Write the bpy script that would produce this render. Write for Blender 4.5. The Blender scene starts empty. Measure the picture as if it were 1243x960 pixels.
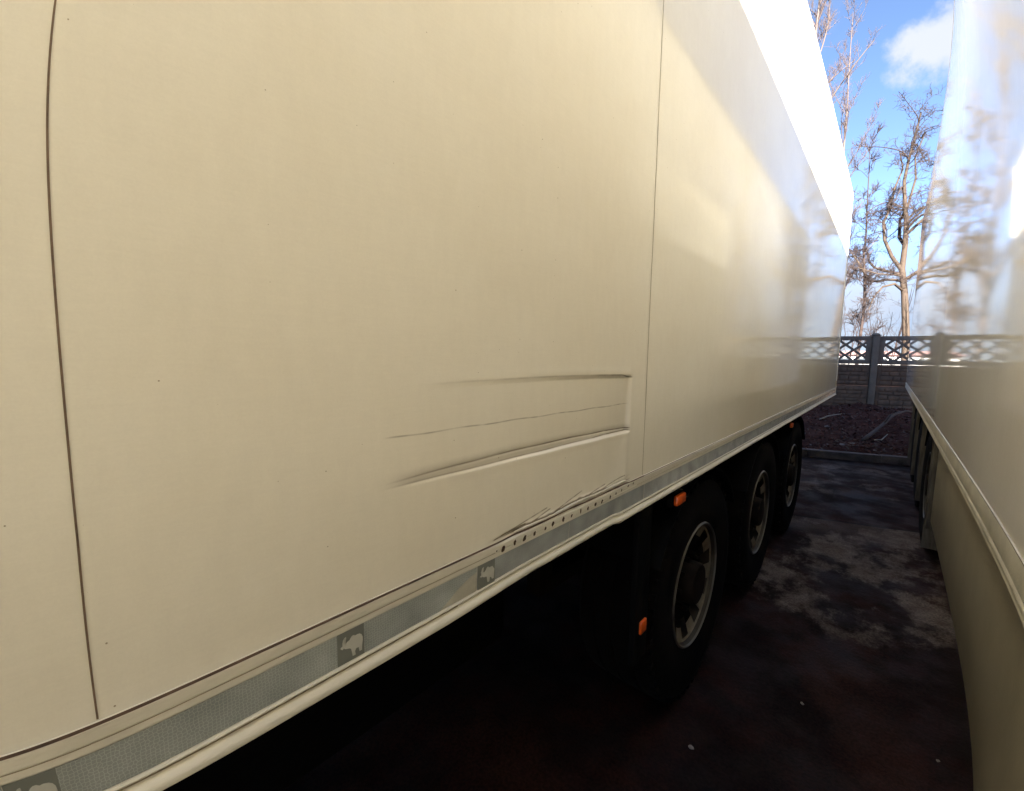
import bpy, bmesh, math, random
from mathutils import Vector, Matrix
R = math.radians
S = bpy.context.scene
COL = S.collection

# ------------------------------------------------------------------ camera
cd = bpy.data.cameras.new('camera')
cam = bpy.data.objects.new('camera', cd)
COL.objects.link(cam)
S.camera = cam
cd.type = 'PANO'                       # the phone's ultra-wide lens, as a radial polynomial
cd.panorama_type = 'FISHEYE_LENS_POLYNOMIAL'
cd.fisheye_fov = R(170)
cd.sensor_width = 36.0
cd.sensor_height = 27.8
cd.sensor_fit = 'HORIZONTAL'
cd.fisheye_polynomial_k0 = 0.0
cd.fisheye_polynomial_k1 = -0.06786040691542407
cd.fisheye_polynomial_k2 = 7.50617247165344e-05
cd.fisheye_polynomial_k3 = 0.00010432887880425873
cd.fisheye_polynomial_k4 = -2.8753249094300702e-06
cd.clip_start = 0.01
cd.clip_end = 2000
cr = Vector((0.7425524614919837, 0.6695946808391752, 0.016087427515895193))
cu = Vector((-0.0754034501577994, 0.059705029561027856, 0.9953640686449441))
cf = Vector((-0.6655299855276968, 0.740323086791841, -0.09482386580657721))
cam.matrix_world = Matrix(((cr.x, cu.x, -cf.x, 0), (cr.y, cu.y, -cf.y, 0), (cr.z, cu.z, -cf.z, 1.62), (0, 0, 0, 1)))

# ------------------------------------------------------------------ light and exposure
SUN = Vector((1.0, -2.0, 1.12)).normalized()      # towards the sun
el = math.asin(SUN.z)
az = math.atan2(SUN.x, SUN.y)
W = bpy.data.worlds.new('World')
S.world = W
W.use_nodes = True
nt = W.node_tree
nt.nodes.clear()
def N(tree, kind, **kw):
    n = tree.nodes.new(kind)
    for k, v in kw.items():
        if k in n.bl_rna.properties.keys():
            setattr(n, k, v)
        else:
            n.inputs[k].default_value = v
    return n
out = N(nt, 'ShaderNodeOutputWorld')
bg = N(nt, 'ShaderNodeBackground', Strength=0.05)
sky = N(nt, 'ShaderNodeTexSky', sky_type='NISHITA', sun_disc=False, sun_elevation=el, sun_rotation=az,
        air_density=0.52, dust_density=0.0, ozone_density=1.6)
tc = N(nt, 'ShaderNodeTexCoord')
def cloud(centre, r0, r1, scale, amount):
    """a soft patch of cloud round one direction of the sky"""
    d = N(nt, 'ShaderNodeVectorMath', operation='SUBTRACT')
    nt.links.new(tc.outputs['Generated'], d.inputs[0])
    d.inputs[1].default_value = centre
    sq = N(nt, 'ShaderNodeVectorMath', operation='MULTIPLY')
    nt.links.new(d.outputs[0], sq.inputs[0])
    sq.inputs[1].default_value = (1.0, 1.0, 1.25)
    ln = N(nt, 'ShaderNodeVectorMath', operation='LENGTH')
    nt.links.new(sq.outputs[0], ln.inputs[0])
    no = N(nt, 'ShaderNodeTexNoise', Scale=scale, Detail=7.0, Roughness=0.6)
    nt.links.new(tc.outputs['Generated'], no.inputs['Vector'])
    ad = N(nt, 'ShaderNodeMath', operation='MULTIPLY_ADD')
    nt.links.new(no.outputs[0], ad.inputs[0])
    ad.inputs[1].default_value = -2.2 * r1
    nt.links.new(ln.outputs['Value'], ad.inputs[2])
    mr = N(nt, 'ShaderNodeMapRange', interpolation_type='SMOOTHSTEP')
    nt.links.new(ad.outputs[0], mr.inputs['Value'])
    mr.inputs['From Min'].default_value = r0 - 1.1 * r1
    mr.inputs['From Max'].default_value = r1 - 1.1 * r1
    mr.inputs['To Min'].default_value = amount
    mr.inputs['To Max'].default_value = 0.0
    return mr.outputs[0]
mask = cloud((0.040, 0.885, 0.458), 0.030, 0.078, 13.0, 0.95)
for args in [((-0.30, 0.80, 0.52), 0.05, 0.22, 5.0, 0.3), ((0.35, 0.85, 0.30), 0.08, 0.25, 6.0, 0.4), ((-0.35, 0.92, 0.20), 0.04, 0.20, 7.0, 0.5),
             ((-0.05, 0.99, 0.10), 0.03, 0.13, 9.0, 0.5), ((0.6, -0.2, 0.75), 0.1, 0.4, 4.0, 0.5), ((-0.75, 0.3, 0.6), 0.1, 0.35, 4.0, 0.6)]:
    mx = N(nt, 'ShaderNodeMath', operation='MAXIMUM')
    nt.links.new(mask, mx.inputs[0])
    nt.links.new(cloud(*args), mx.inputs[1])
    mask = mx.outputs[0]
hz = N(nt, 'ShaderNodeSeparateXYZ')
nt.links.new(tc.outputs['Generated'], hz.inputs[0])
hn = N(nt, 'ShaderNodeTexNoise', Scale=5.0, Detail=6.0)
nt.links.new(tc.outputs['Generated'], hn.inputs['Vector'])
ha = N(nt, 'ShaderNodeMath', operation='MULTIPLY_ADD')
nt.links.new(hn.outputs[0], ha.inputs[0]); ha.inputs[1].default_value = -0.16
nt.links.new(hz.outputs[2], ha.inputs[2])
hr = N(nt, 'ShaderNodeMapRange', interpolation_type='SMOOTHSTEP')
nt.links.new(ha.outputs[0], hr.inputs['Value'])
hr.inputs['From Min'].default_value = -0.02; hr.inputs['From Max'].default_value = 0.17
hr.inputs['To Min'].default_value = 0.92; hr.inputs['To Max'].default_value = 0.0
hm_ = N(nt, 'ShaderNodeMixRGB')
nt.links.new(hr.outputs[0], hm_.inputs[0])
nt.links.new(sky.outputs[0], hm_.inputs[1])
hm_.inputs[2].default_value = (0.95, 1.10, 1.45, 1)
cm = N(nt, 'ShaderNodeMixRGB')
nt.links.new(mask, cm.inputs[0])
nt.links.new(hm_.outputs[0], cm.inputs[1])
cm.inputs[2].default_value = (2.0, 2.1, 2.3, 1)
nt.links.new(cm.outputs[0], bg.inputs[0])
nt.links.new(bg.outputs[0], out.inputs[0])

ld = bpy.data.lights.new('sun', 'SUN')
ld.energy = 5.0
ld.angle = R(0.5)
ld.color = (1.0, 0.95, 0.86)
sun = bpy.data.objects.new('sun', ld)
COL.objects.link(sun)
sun.location = (4, -6, 12)
sun.rotation_euler = SUN.to_track_quat('Z', 'Y').to_euler()

S.view_settings.view_transform = 'Standard'
S.view_settings.look = 'None'
S.view_settings.exposure = 3.18
S.view_settings.gamma = 1.0
S.view_settings.use_curve_mapping = False
S.render.engine = 'CYCLES'
S.cycles.use_denoising = True
S.cycles.max_bounces = 10
S.cycles.diffuse_bounces = 7
S.cycles.glossy_bounces = 5
S.cycles.caustics_reflective = False
S.cycles.sample_clamp_indirect = 6.0

# ------------------------------------------------------------------ helpers
rng = random.Random(7)

class M:
    """collects faces and links them as one mesh object"""
    def __init__(s):
        s.v, s.f, s.mi = [], [], []
        s.m = 0
    def quad(s, a, b, c, d):
        n = len(s.v)
        s.v += [a, b, c, d]
        s.f.append((n, n+1, n+2, n+3)); s.mi.append(s.m)
        return s
    def poly(s, pts):
        n = len(s.v)
        s.v += list(pts)
        s.f.append(tuple(range(n, n+len(pts)))); s.mi.append(s.m)
        return s
    def box(s, x0, x1, y0, y1, z0, z1, bev=0.0, mat=None):
        if bev <= 0:
            vs = [(x0,y0,z0),(x1,y0,z0),(x1,y1,z0),(x0,y1,z0),(x0,y0,z1),(x1,y0,z1),(x1,y1,z1),(x0,y1,z1)]
            fs = [(0,3,2,1),(4,5,6,7),(0,1,5,4),(1,2,6,5),(2,3,7,6),(3,0,4,7)]
        else:
            bm = bmesh.new()
            bmesh.ops.create_cube(bm, size=1)
            for v in bm.verts:
                v.co = Vector(((x0+x1)/2 + v.co.x*(x1-x0), (y0+y1)/2 + v.co.y*(y1-y0), (z0+z1)/2 + v.co.z*(z1-z0)))
            bmesh.ops.bevel(bm, geom=bm.edges[:], offset=bev, segments=2, affect='EDGES', profile=0.5)
            bm.verts.index_update()
            vs = [tuple(v.co) for v in bm.verts]
            fs = [tuple(v.index for v in f.verts) for f in bm.faces]
            bm.free()
        if mat is not None:
            vs = [tuple(mat @ Vector(v)) for v in vs]
        n = len(s.v)
        s.v += vs
        for f in fs:
            s.f.append(tuple(i+n for i in f)); s.mi.append(s.m)
        return s
    def tube(s, pts, rad, sides=6, cap=True):
        pts = [Vector(p) for p in pts]
        if not hasattr(rad, '__len__'):
            rad = [rad]*len(pts)
        n0 = len(s.v)
        up = None
        for i, p in enumerate(pts):
            t = (pts[min(i+1, len(pts)-1)] - pts[max(i-1, 0)])
            if t.length < 1e-9: t = Vector((0,0,1))
            t.normalize()
            if up is None:
                up = t.orthogonal().normalized()
            up = (up - t*up.dot(t))
            if up.length < 1e-6: up = t.orthogonal()
            up.normalize()
            b = t.cross(up)
            for k in range(sides):
                a = 2*math.pi*k/sides
                q = p + (up*math.cos(a) + b*math.sin(a))*rad[i]
                s.v.append((q.x, q.y, q.z))
        for i in range(len(pts)-1):
            for k in range(sides):
                a = n0+i*sides+k; b_ = n0+i*sides+(k+1) % sides
                s.f.append((a, b_, b_+sides, a+sides)); s.mi.append(s.m)
        if cap:
            s.f.append(tuple(n0+k for k in reversed(range(sides)))); s.mi.append(s.m)
            e = n0+(len(pts)-1)*sides
            s.f.append(tuple(e+k for k in range(sides))); s.mi.append(s.m)
        return s
    def lathe_x(s, prof, cx, cy, cz, n=48, sgn=1):
        """prof: (offset along x, radius)"""
        n0 = len(s.v)
        for (dx, r) in prof:
            for k in range(n):
                a = 2*math.pi*k/n
                s.v.append((cx+sgn*dx, cy+r*math.cos(a), cz+r*math.sin(a)))
        for i in range(len(prof)-1):
            for k in range(n):
                a = n0+i*n+k; b_ = n0+i*n+(k+1) % n
                s.f.append((a, b_, b_+n, a+n)); s.mi.append(s.m)
        return s
    def build(s, name, mats, parent=None, smooth=False, org=None):
        me = bpy.data.meshes.new(name)
        o3 = Vector(org) if org is not None else (parent_world(parent) if parent else Vector((0,0,0)))
        me.from_pydata([(v[0]-o3.x, v[1]-o3.y, v[2]-o3.z) for v in s.v], [], s.f)
        if not isinstance(mats, (list, tuple)): mats = [mats]
        for m_ in mats: me.materials.append(m_)
        if len(mats) > 1:
            for p, i in zip(me.polygons, s.mi): p.material_index = i
        if smooth:
            me.polygons.foreach_set('use_smooth', [True]*len(me.polygons))
            if smooth != 'all':
                me.set_sharp_from_angle(angle=R(38))
        me.update()
        ob = bpy.data.objects.new(name, me)
        COL.objects.link(ob)
        if parent: ob.parent = parent
        elif org is not None: ob.location = org
        return ob

def parent_world(p):
    l = Vector((0,0,0))
    while p is not None:
        l += Vector(p.location); p = p.parent
    return l

def thing(name, loc, label, cat, group=None):
    o = bpy.data.objects.new(name, None)
    COL.objects.link(o)
    o.location = loc
    o.empty_display_size = 0.3
    return tag(o, label, cat, group)

def tag(o, label=None, cat=None, group=None, kind=None):
    if label: o['label'] = label
    if cat: o['category'] = cat
    if group: o['group'] = group
    if kind: o['kind'] = kind
    return o

def mat(name, col, rough=0.6, metal=0.0, spec=0.5, var=0.0, vscale=3.0, bump=0.0, bscale=60.0, col2=None, stretch=(1,1,1), coat=0.0):
    m = bpy.data.materials.new(name)
    m.use_nodes = True
    t = m.node_tree
    b = t.nodes['Principled BSDF']
    b.inputs['Base Color'].default_value = (*col, 1)
    b.inputs['Roughness'].default_value = rough
    b.inputs['Metallic'].default_value = metal
    b.inputs['Specular IOR Level'].default_value = spec
    if coat:
        b.inputs['Coat Weight'].default_value = coat
        b.inputs['Coat Roughness'].default_value = 0.05
    c = N(t, 'ShaderNodeTexCoord')
    mp = N(t, 'ShaderNodeMapping')
    mp.inputs['Scale'].default_value = stretch
    t.links.new(c.outputs['Object'], mp.inputs[0])
    if var or col2:
        n = N(t, 'ShaderNodeTexNoise', Scale=vscale, Detail=8.0, Roughness=0.62)
        t.links.new(mp.outputs[0], n.inputs['Vector'])
        r = N(t, 'ShaderNodeMapRange')
        r.inputs['From Min'].default_value = 0.32; r.inputs['From Max'].default_value = 0.68
        t.links.new(n.outputs[0], r.inputs['Value'])
        x = N(t, 'ShaderNodeMixRGB')
        c2 = col2 or tuple(max(0, k*(1-var)) for k in col)
        x.inputs[1].default_value = (*col, 1); x.inputs[2].default_value = (*c2, 1)
        t.links.new(r.outputs[0], x.inputs[0])
        t.links.new(x.outputs[0], b.inputs['Base Color'])
    if bump:
        n2 = N(t, 'ShaderNodeTexNoise', Scale=bscale, Detail=5.0)
        t.links.new(mp.outputs[0], n2.inputs['Vector'])
        bp = N(t, 'ShaderNodeBump', Strength=bump, Distance=0.01)
        t.links.new(n2.outputs[0], bp.inputs['Height'])
        t.links.new(bp.outputs[0], b.inputs['Normal'])
    return m

# ------------------------------------------------------------------ materials
def wall_material(name, base, grime_shade_attr=False, rough=0.05, ior=1.36):
    """gel-coated panel: yellowed white, faint weave, fine specks, slight waviness"""
    m = bpy.data.materials.new(name)
    m.use_nodes = True
    t = m.node_tree; L = t.links.new
    b = t.nodes['Principled BSDF']
    b.inputs['Roughness'].default_value = rough
    b.inputs['IOR'].default_value = ior
    c = N(t, 'ShaderNodeTexCoord')
    # broad dirt film
    n = N(t, 'ShaderNodeTexNoise', Scale=1.1, Detail=9.0, Roughness=0.6)
    L(c.outputs['Object'], n.inputs['Vector'])
    x = N(t, 'ShaderNodeMixRGB')
    x.inputs[1].default_value = (*base, 1)
    x.inputs[2].default_value = (base[0]*0.94, base[1]*0.915, base[2]*0.87, 1)
    r = N(t, 'ShaderNodeMapRange'); r.inputs['From Min'].default_value = 0.35; r.inputs['From Max'].default_value = 0.65
    L(n.outputs[0], r.inputs['Value']); L(r.outputs[0], x.inputs[0])
    # fine horizontal and vertical streaks of the laminate
    mp = N(t, 'ShaderNodeMapping'); mp.inputs['Scale'].default_value = (1, 14, 130)
    L(c.outputs['Object'], mp.inputs[0])
    n2 = N(t, 'ShaderNodeTexNoise', Scale=2.0, Detail=5.0, Roughness=0.7)
    L(mp.outputs[0], n2.inputs['Vector'])
    mpv = N(t, 'ShaderNodeMapping'); mpv.inputs['Scale'].default_value = (1, 30, 9)
    L(c.outputs['Object'], mpv.inputs[0])
    n3 = N(t, 'ShaderNodeTexNoise', Scale=1.5, Detail=5.0, Roughness=0.6)
    L(mpv.outputs[0], n3.inputs['Vector'])
    a = N(t, 'ShaderNodeMath', operation='ADD'); L(n2.outputs[0], a.inputs[0]); L(n3.outputs[0], a.inputs[1])
    r2 = N(t, 'ShaderNodeMapRange'); r2.inputs['From Min'].default_value = 0.7; r2.inputs['From Max'].default_value = 1.3
    r2.inputs['To Min'].default_value = 0.975; r2.inputs['To Max'].default_value = 1.02
    L(a.outputs[0], r2.inputs['Value'])
    mu = N(t, 'ShaderNodeMixRGB', blend_type='MULTIPLY'); mu.inputs[0].default_value = 1
    L(x.outputs[0], mu.inputs[1]); L(r2.outputs[0], mu.inputs[2])
    # grain
    ng = N(t, 'ShaderNodeTexNoise', Scale=420.0, Detail=2.0)
    L(c.outputs['Object'], ng.inputs['Vector'])
    rg = N(t, 'ShaderNodeMapRange'); rg.inputs['From Min'].default_value = 0.3; rg.inputs['From Max'].default_value = 0.7
    rg.inputs['To Min'].default_value = 0.985; rg.inputs['To Max'].default_value = 1.012
    L(ng.outputs[0], rg.inputs['Value'])
    mu2 = N(t, 'ShaderNodeMixRGB', blend_type='MULTIPLY'); mu2.inputs[0].default_value = 1
    L(mu.outputs[0], mu2.inputs[1]); L(rg.outputs[0], mu2.inputs[2])
    # sparse dark specks of road dirt
    vo = N(t, 'ShaderNodeTexVoronoi', voronoi_dimensions='2D', Scale=17.0)
    sxyz = N(t, 'ShaderNodeSeparateXYZ'); L(c.outputs['Object'], sxyz.inputs[0])
    cxyz = N(t, 'ShaderNodeCombineXYZ'); L(sxyz.outputs[1], cxyz.inputs[0]); L(sxyz.outputs[2], cxyz.inputs[1])
    L(cxyz.outputs[0], vo.inputs['Vector'])
    wn = N(t, 'ShaderNodeSeparateColor'); L(vo.outputs['Color'], wn.inputs[0])
    th = N(t, 'ShaderNodeMath', operation='MULTIPLY'); L(wn.outputs[0], th.inputs[0]); th.inputs[1].default_value = 0.085
    sb = N(t, 'ShaderNodeMath', operation='SUBTRACT'); L(th.outputs[0], sb.inputs[0]); sb.inputs[1].default_value = 0.062
    lt = N(t, 'ShaderNodeMapRange'); lt.inputs['From Min'].default_value = 0.0; lt.inputs['From Max'].default_value = 0.007
    df = N(t, 'ShaderNodeMath', operation='SUBTRACT'); L(sb.outputs[0], df.inputs[0]); L(vo.outputs['Distance'], df.inputs[1])
    L(df.outputs[0], lt.inputs['Value'])
    sx = N(t, 'ShaderNodeMixRGB'); sx.inputs[2].default_value = (0.22, 0.16, 0.09, 1)
    lm = N(t, 'ShaderNodeMath', operation='MULTIPLY'); L(lt.outputs[0], lm.inputs[0]); lm.inputs[1].default_value = 0.75
    L(lm.outputs[0], sx.inputs[0]); L(mu2.outputs[0], sx.inputs[1])
    last = sx.outputs[0]
    if grime_shade_attr:
        at = N(t, 'ShaderNodeAttribute', attribute_name='grime_shade')  # scratches and dirt, plus painted shade in the dent's folds
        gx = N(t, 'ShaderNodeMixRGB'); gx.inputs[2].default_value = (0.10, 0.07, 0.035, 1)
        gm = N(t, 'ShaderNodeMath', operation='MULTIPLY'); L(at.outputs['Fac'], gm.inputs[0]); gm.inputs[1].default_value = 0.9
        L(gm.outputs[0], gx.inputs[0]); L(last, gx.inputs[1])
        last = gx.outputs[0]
    L(last, b.inputs['Base Color'])
    # waviness and weave in the normal
    w1 = N(t, 'ShaderNodeTexNoise', Scale=2.2, Detail=2.0)
    L(c.outputs['Object'], w1.inputs['Vector'])
    b1 = N(t, 'ShaderNodeBump', Strength=0.07, Distance=0.0017); L(w1.outputs[0], b1.inputs['Height'])
    b2 = N(t, 'ShaderNodeBump', Strength=0.02, Distance=0.0010); L(a.outputs[0], b2.inputs['Height']); L(b1.outputs[0], b2.inputs['Normal'])
    b3 = N(t, 'ShaderNodeBump', Strength=0.025, Distance=0.0005); L(ng.outputs[0], b3.inputs['Height']); L(b2.outputs[0], b3.inputs['Normal'])
    L(b3.outputs[0], b.inputs['Normal'])
    return m

WALL = (0.835, 0.810, 0.737)
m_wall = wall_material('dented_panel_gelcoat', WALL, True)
m_wall2 = wall_material('panel_gelcoat', (0.79, 0.767, 0.70), False, 0.03, 1.33)
m_rail = mat('cream_painted_rail', (0.78, 0.75, 0.665), 0.32, var=0.22, vscale=9, bump=0.15, bscale=200, stretch=(1, .3, 1))
m_rail2 = mat('dirty_rail', (0.60, 0.56, 0.44), 0.35, var=0.3, vscale=9, bump=0.15, bscale=200)
m_white = mat('white_paint', (0.8, 0.78, 0.72), 0.35, var=0.1)
m_seam = mat('brown_sealant', (0.16, 0.105, 0.075), 0.8, var=0.5, vscale=30)
m_seam2 = mat('pale_joint', (0.34, 0.29, 0.19), 0.7, var=0.4, vscale=30)
m_seam3 = mat('cream_joint', (0.62, 0.57, 0.46), 0.6, var=0.2, vscale=30)
m_seam4 = mat('light_brown_joint', (0.22, 0.15, 0.105), 0.8, var=0.4, vscale=30)
m_hole = mat('rust_hole', (0.075, 0.04, 0.02), 0.9, var=0.6, vscale=90)
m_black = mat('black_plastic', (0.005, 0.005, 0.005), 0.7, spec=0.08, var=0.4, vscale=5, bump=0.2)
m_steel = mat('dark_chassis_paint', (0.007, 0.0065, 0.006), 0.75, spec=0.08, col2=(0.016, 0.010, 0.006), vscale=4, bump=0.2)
m_rubber = mat('tyre_rubber', (0.0035, 0.0032, 0.003), 0.95, spec=0.08, col2=(0.007, 0.0055, 0.0045), vscale=6, bump=0.3)
m_rim = mat('dusty_silver_rim', (0.26, 0.245, 0.21), 0.5, spec=0.25, metal=0.1, col2=(0.085, 0.06, 0.04), vscale=9)
m_barrel = mat('dark_rim_barrel', (0.045, 0.04, 0.033), 0.5, spec=.2, col2=(0.02, 0.015, 0.01), vscale=9)
m_edge = mat('bare_rim_edge', (0.085, 0.082, 0.075), 0.4, metal=0.3)
m_orange = mat('orange_lens', (0.75, 0.115, 0.012), 0.3, coat=0.4)
m_alu = mat('aluminium_post', (0.62, 0.60, 0.54), 0.35, metal=0.3, var=0.2, vscale=6)
m_flap = mat('grey_dusty_rubber', (0.15, 0.14, 0.12), 0.8, spec=0.08, col2=(0.07, 0.062, 0.052), vscale=5, stretch=(6, 6, 1))
m_skirt = mat('grimy_cream_skirt', (0.40, 0.36, 0.26), 0.42, col2=(0.27, 0.24, 0.165), vscale=2.2, bump=0.12, bscale=150)
m_yellow = mat('faded_yellow_strap', (0.014, 0.012, 0.005), 0.8, var=0.5, vscale=20)

def tape_material(name, base, line, cells, rough, metal):
    m = bpy.data.materials.new(name); m.use_nodes = True
    t = m.node_tree; L = t.links.new
    b = t.nodes['Principled BSDF']
    b.inputs['Roughness'].default_value = rough
    b.inputs['Metallic'].default_value = metal
    c = N(t, 'ShaderNodeTexCoord')
    vo = N(t, 'ShaderNodeTexVoronoi', feature='DISTANCE_TO_EDGE', Scale=cells)
    mp = N(t, 'ShaderNodeMapping'); mp.inputs['Scale'].default_value = (0.001, 1, 1)
    L(c.outputs['Object'], mp.inputs[0]); L(mp.outputs[0], vo.inputs['Vector'])
    vo.inputs['Randomness'].default_value = 0.55
    r = N(t, 'ShaderNodeMapRange'); r.inputs['From Min'].default_value = 0.02; r.inputs['From Max'].default_value = 0.10
    L(vo.outputs['Distance'], r.inputs['Value'])
    x = N(t, 'ShaderNodeMixRGB'); x.inputs[1].default_value = (*line, 1); x.inputs[2].default_value = (*base, 1)
    L(r.outputs[0], x.inputs[0])
    n = N(t, 'ShaderNodeTexNoise', Scale=14.0, Detail=6.0); L(c.outputs['Object'], n.inputs['Vector'])
    r2 = N(t, 'ShaderNodeMapRange'); r2.inputs['To Min'].default_value = 0.78; r2.inputs['To Max'].default_value = 1.2
    r2.inputs['From Min'].default_value = 0.3; r2.inputs['From Max'].default_value = 0.7
    L(n.outputs[0], r2.inputs['Value'])
    mu = N(t, 'ShaderNodeMixRGB', blend_type='MULTIPLY'); mu.inputs[0].default_value = 1
    L(x.outputs[0], mu.inputs[1]); L(r2.outputs[0], mu.inputs[2])
    L(mu.outputs[0], b.inputs['Base Color'])
    bp = N(t, 'ShaderNodeBump', Strength=0.25, Distance=0.0006); L(r.outputs[0], bp.inputs['Height']); L(bp.outputs[0], b.inputs['Normal'])
    return m
m_tape = tape_material('honeycomb_reflective_tape', (0.345, 0.38, 0.39), (0.53, 0.57, 0.57), 235, 0.3, 0.15)
m_tape_s = tape_material('smooth_reflective_tape', (0.54, 0.58, 0.61), (0.50, 0.54, 0.57), 150, 0.2, 0.35)
m_tape_f = tape_material('faded_tape', (0.50, 0.49, 0.43), (0.48, 0.47, 0.41), 120, 0.4, 0.0)
m_patch = mat('emblem_ground', (0.20, 0.215, 0.205), 0.35, var=0.15)
m_emb = mat('emblem_light_grey', (0.60, 0.61, 0.58), 0.4, var=0.15, vscale=40)

# ------------------------------------------------------------------ setting: ground, kerb, bank
def skew(x, y0, s=0.36): return y0 + s*x
def ground_material():
    m = bpy.data.materials.new('stained_concrete_yard'); m.use_nodes = True
    t = m.node_tree; L = t.links.new
    b = t.nodes['Principled BSDF']
    b.inputs['Specular IOR Level'].default_value = 0.15
    c = N(t, 'ShaderNodeTexCoord')
    sp = N(t, 'ShaderNodeSeparateXYZ'); L(c.outputs['Object'], sp.inputs[0])
    def noise(scale, det=8.0, rough=0.6, stretch=None):
        n = N(t, 'ShaderNodeTexNoise', Scale=scale, Detail=det, Roughness=rough)
        if stretch:
            mp = N(t, 'ShaderNodeMapping'); mp.inputs['Scale'].default_value = stretch
            L(c.outputs['Object'], mp.inputs[0]); L(mp.outputs[0], n.inputs['Vector'])
        else: L(c.outputs['Object'], n.inputs['Vector'])
        return n.outputs[0]
    def rng_(v, a, b_, lo=0.0, hi=1.0):
        r = N(t, 'ShaderNodeMapRange', interpolation_type='SMOOTHSTEP')
        r.inputs['From Min'].default_value = a; r.inputs['From Max'].default_value = b_
        r.inputs['To Min'].default_value = lo; r.inputs['To Max'].default_value = hi
        L(v, r.inputs['Value']); return r.outputs[0]
    def mth(op, a, b_):
        n = N(t, 'ShaderNodeMath', operation=op)
        for i, v in enumerate((a, b_)):
            if isinstance(v, (int, float)): n.inputs[i].default_value = v
            else: L(v, n.inputs[i])
        return n.outputs[0]
    def mix(f, a, b_):
        n = N(t, 'ShaderNodeMixRGB')
        if isinstance(f, (int, float)): n.inputs[0].default_value = f
        else: L(f, n.inputs[0])
        for i, v in ((1, a), (2, b_)):
            if isinstance(v, tuple): n.inputs[i].default_value = (*v, 1)
            else: L(v, n.inputs[i])
        return n.outputs[0]
    base = mix(rng_(noise(1.3), 0.4, 0.62), (0.0105, 0.0046, 0.0036), (0.026, 0.0080, 0.0056))
    base = mix(rng_(noise(5.5), 0.35, 0.7), base, (0.0120, 0.0072, 0.0060))
    # band of worn pale concrete between y 3 and the slab joint at 5.35
    v = mth('SUBTRACT', sp.outputs[1], mth('MULTIPLY', sp.outputs[0], 0.34))
    band = mth('MULTIPLY', rng_(v, 2.75, 3.35), rng_(v, 5.36, 5.42, 1.0, 0.0))
    band2 = mth('MULTIPLY', rng_(v, 6.2, 6.6), rng_(v, 8.2, 8.6, 0.75, 0.0))
    bb = mth('ADD', band, band2)
    patch = rng_(mth('ADD', noise(1.9, 9.0, 0.68, (1.15, .8, 1)), mth('MULTIPLY', bb, 0.10)), 0.56, 0.675)
    pale = mth('MULTIPLY', patch, bb)
    near_joint = rng_(v, 4.7, 5.3, 0.0, 0.55)
    edge = mth('MULTIPLY', mth('MULTIPLY', near_joint, rng_(v, 5.36, 5.40, 1.0, 0.0)), rng_(noise(6.0), 0.3, 0.5))
    pale = mth('MAXIMUM', pale, edge)
    col = mix(mth('MULTIPLY', pale, 0.95), base, mix(rng_(noise(9.0), 0.3, 0.7), (0.15, 0.125, 0.112), (0.085, 0.064, 0.056)))
    # rusty blotch
    rust = mth('MULTIPLY', rng_(noise(1.0, 6.0, 0.55, (1, .7, 1)), 0.50, 0.60), 0.65)
    col = mix(mth('MULTIPLY', rust, mth('SUBTRACT', 1.0, pale)), col, (0.036, 0.014, 0.009))
    gn = rng_(noise(75.0, 4.0, 0.7), 0.34, 0.66, 0.6, 1.45)
    gm_ = N(t, 'ShaderNodeMixRGB', blend_type='MULTIPLY'); gm_.inputs[0].default_value = 1
    L(col, gm_.inputs[1]); L(gn, gm_.inputs[2]); col = gm_.outputs[0]
    # joint
    j = mth('ABSOLUTE', mth('SUBTRACT', v, 5.385), 0)
    col = mix(rng_(j, 0.012, 0.022, 0.85, 0.0), col, (0.012, 0.011, 0.011))
    L(col, b.inputs['Base Color'])
    L(rng_(noise(3.0), 0.35, 0.65, 0.55, 0.9), b.inputs['Roughness'])
    bp = N(t, 'ShaderNodeBump', Strength=0.35, Distance=0.01); L(noise(45.0, 6.0), bp.inputs['Height']); L(bp.outputs[0], b.inputs['Normal'])
    return m
g = M().quad((-150, -150, 0), (150, -150, 0), (150, 150, 0), (-150, 150, 0))
tag(g.build('ground', ground_material()), kind='structure')

KS = 0.36
def kerb_y(x): return 8.86 + KS*x
def fence_y(x): return 13.0 + KS*(x+0.31)
m_kerb = mat('old_concrete_kerb', (0.13, 0.108, 0.10), 0.8, col2=(0.06, 0.05, 0.046), vscale=7, bump=0.5, bscale=40)
km = M()
rotk = Matrix.Translation((0, 8.86, 0)) @ Matrix.Rotation(math.atan(KS), 4, 'Z')
for i in range(-12, 13):
    dz = rng.uniform(-.004, .004)
    km.box(i*1.0+.004, i*1.0+.996, 0, .13, -.1, .125+dz, bev=.012, mat=rotk)
tag(km.build('kerb_strip', m_kerb, smooth=True), kind='structure')

m_bank = mat('dark_leafy_soil', (0.055, 0.022, 0.016), 0.95, spec=0.15, col2=(0.095, 0.042, 0.032), vscale=11, bump=1.0, bscale=22)
def bank_z(x, y):
    d = (y - kerb_y(x)) / (fence_y(x) - kerb_y(x))
    t = min(1, max(0, d))
    h = 0.10 + 0.46*(t*t*(3-2*t)) if d < 1 else 0.56
    return h + 0.035*math.sin(x*3.1+y*1.7) + 0.025*math.sin(x*7.3-y*5.1+1) + 0.02*math.sin(x*13+y*11)
bk = M()
xs = [-14 + i*.14 for i in range(201)]
ys = [0, .1] + [.1+ .12*i for i in range(1, 60)] + [8, 10, 14, 25, 60, 140]
for x in xs:
    for k, d in enumerate(ys):
        y = kerb_y(x) + .128/math.cos(math.atan(KS)) + d
        bk.v.append((x, y, bank_z(x, y) - (0.05 if k == 0 else 0)))
n = len(ys)
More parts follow.
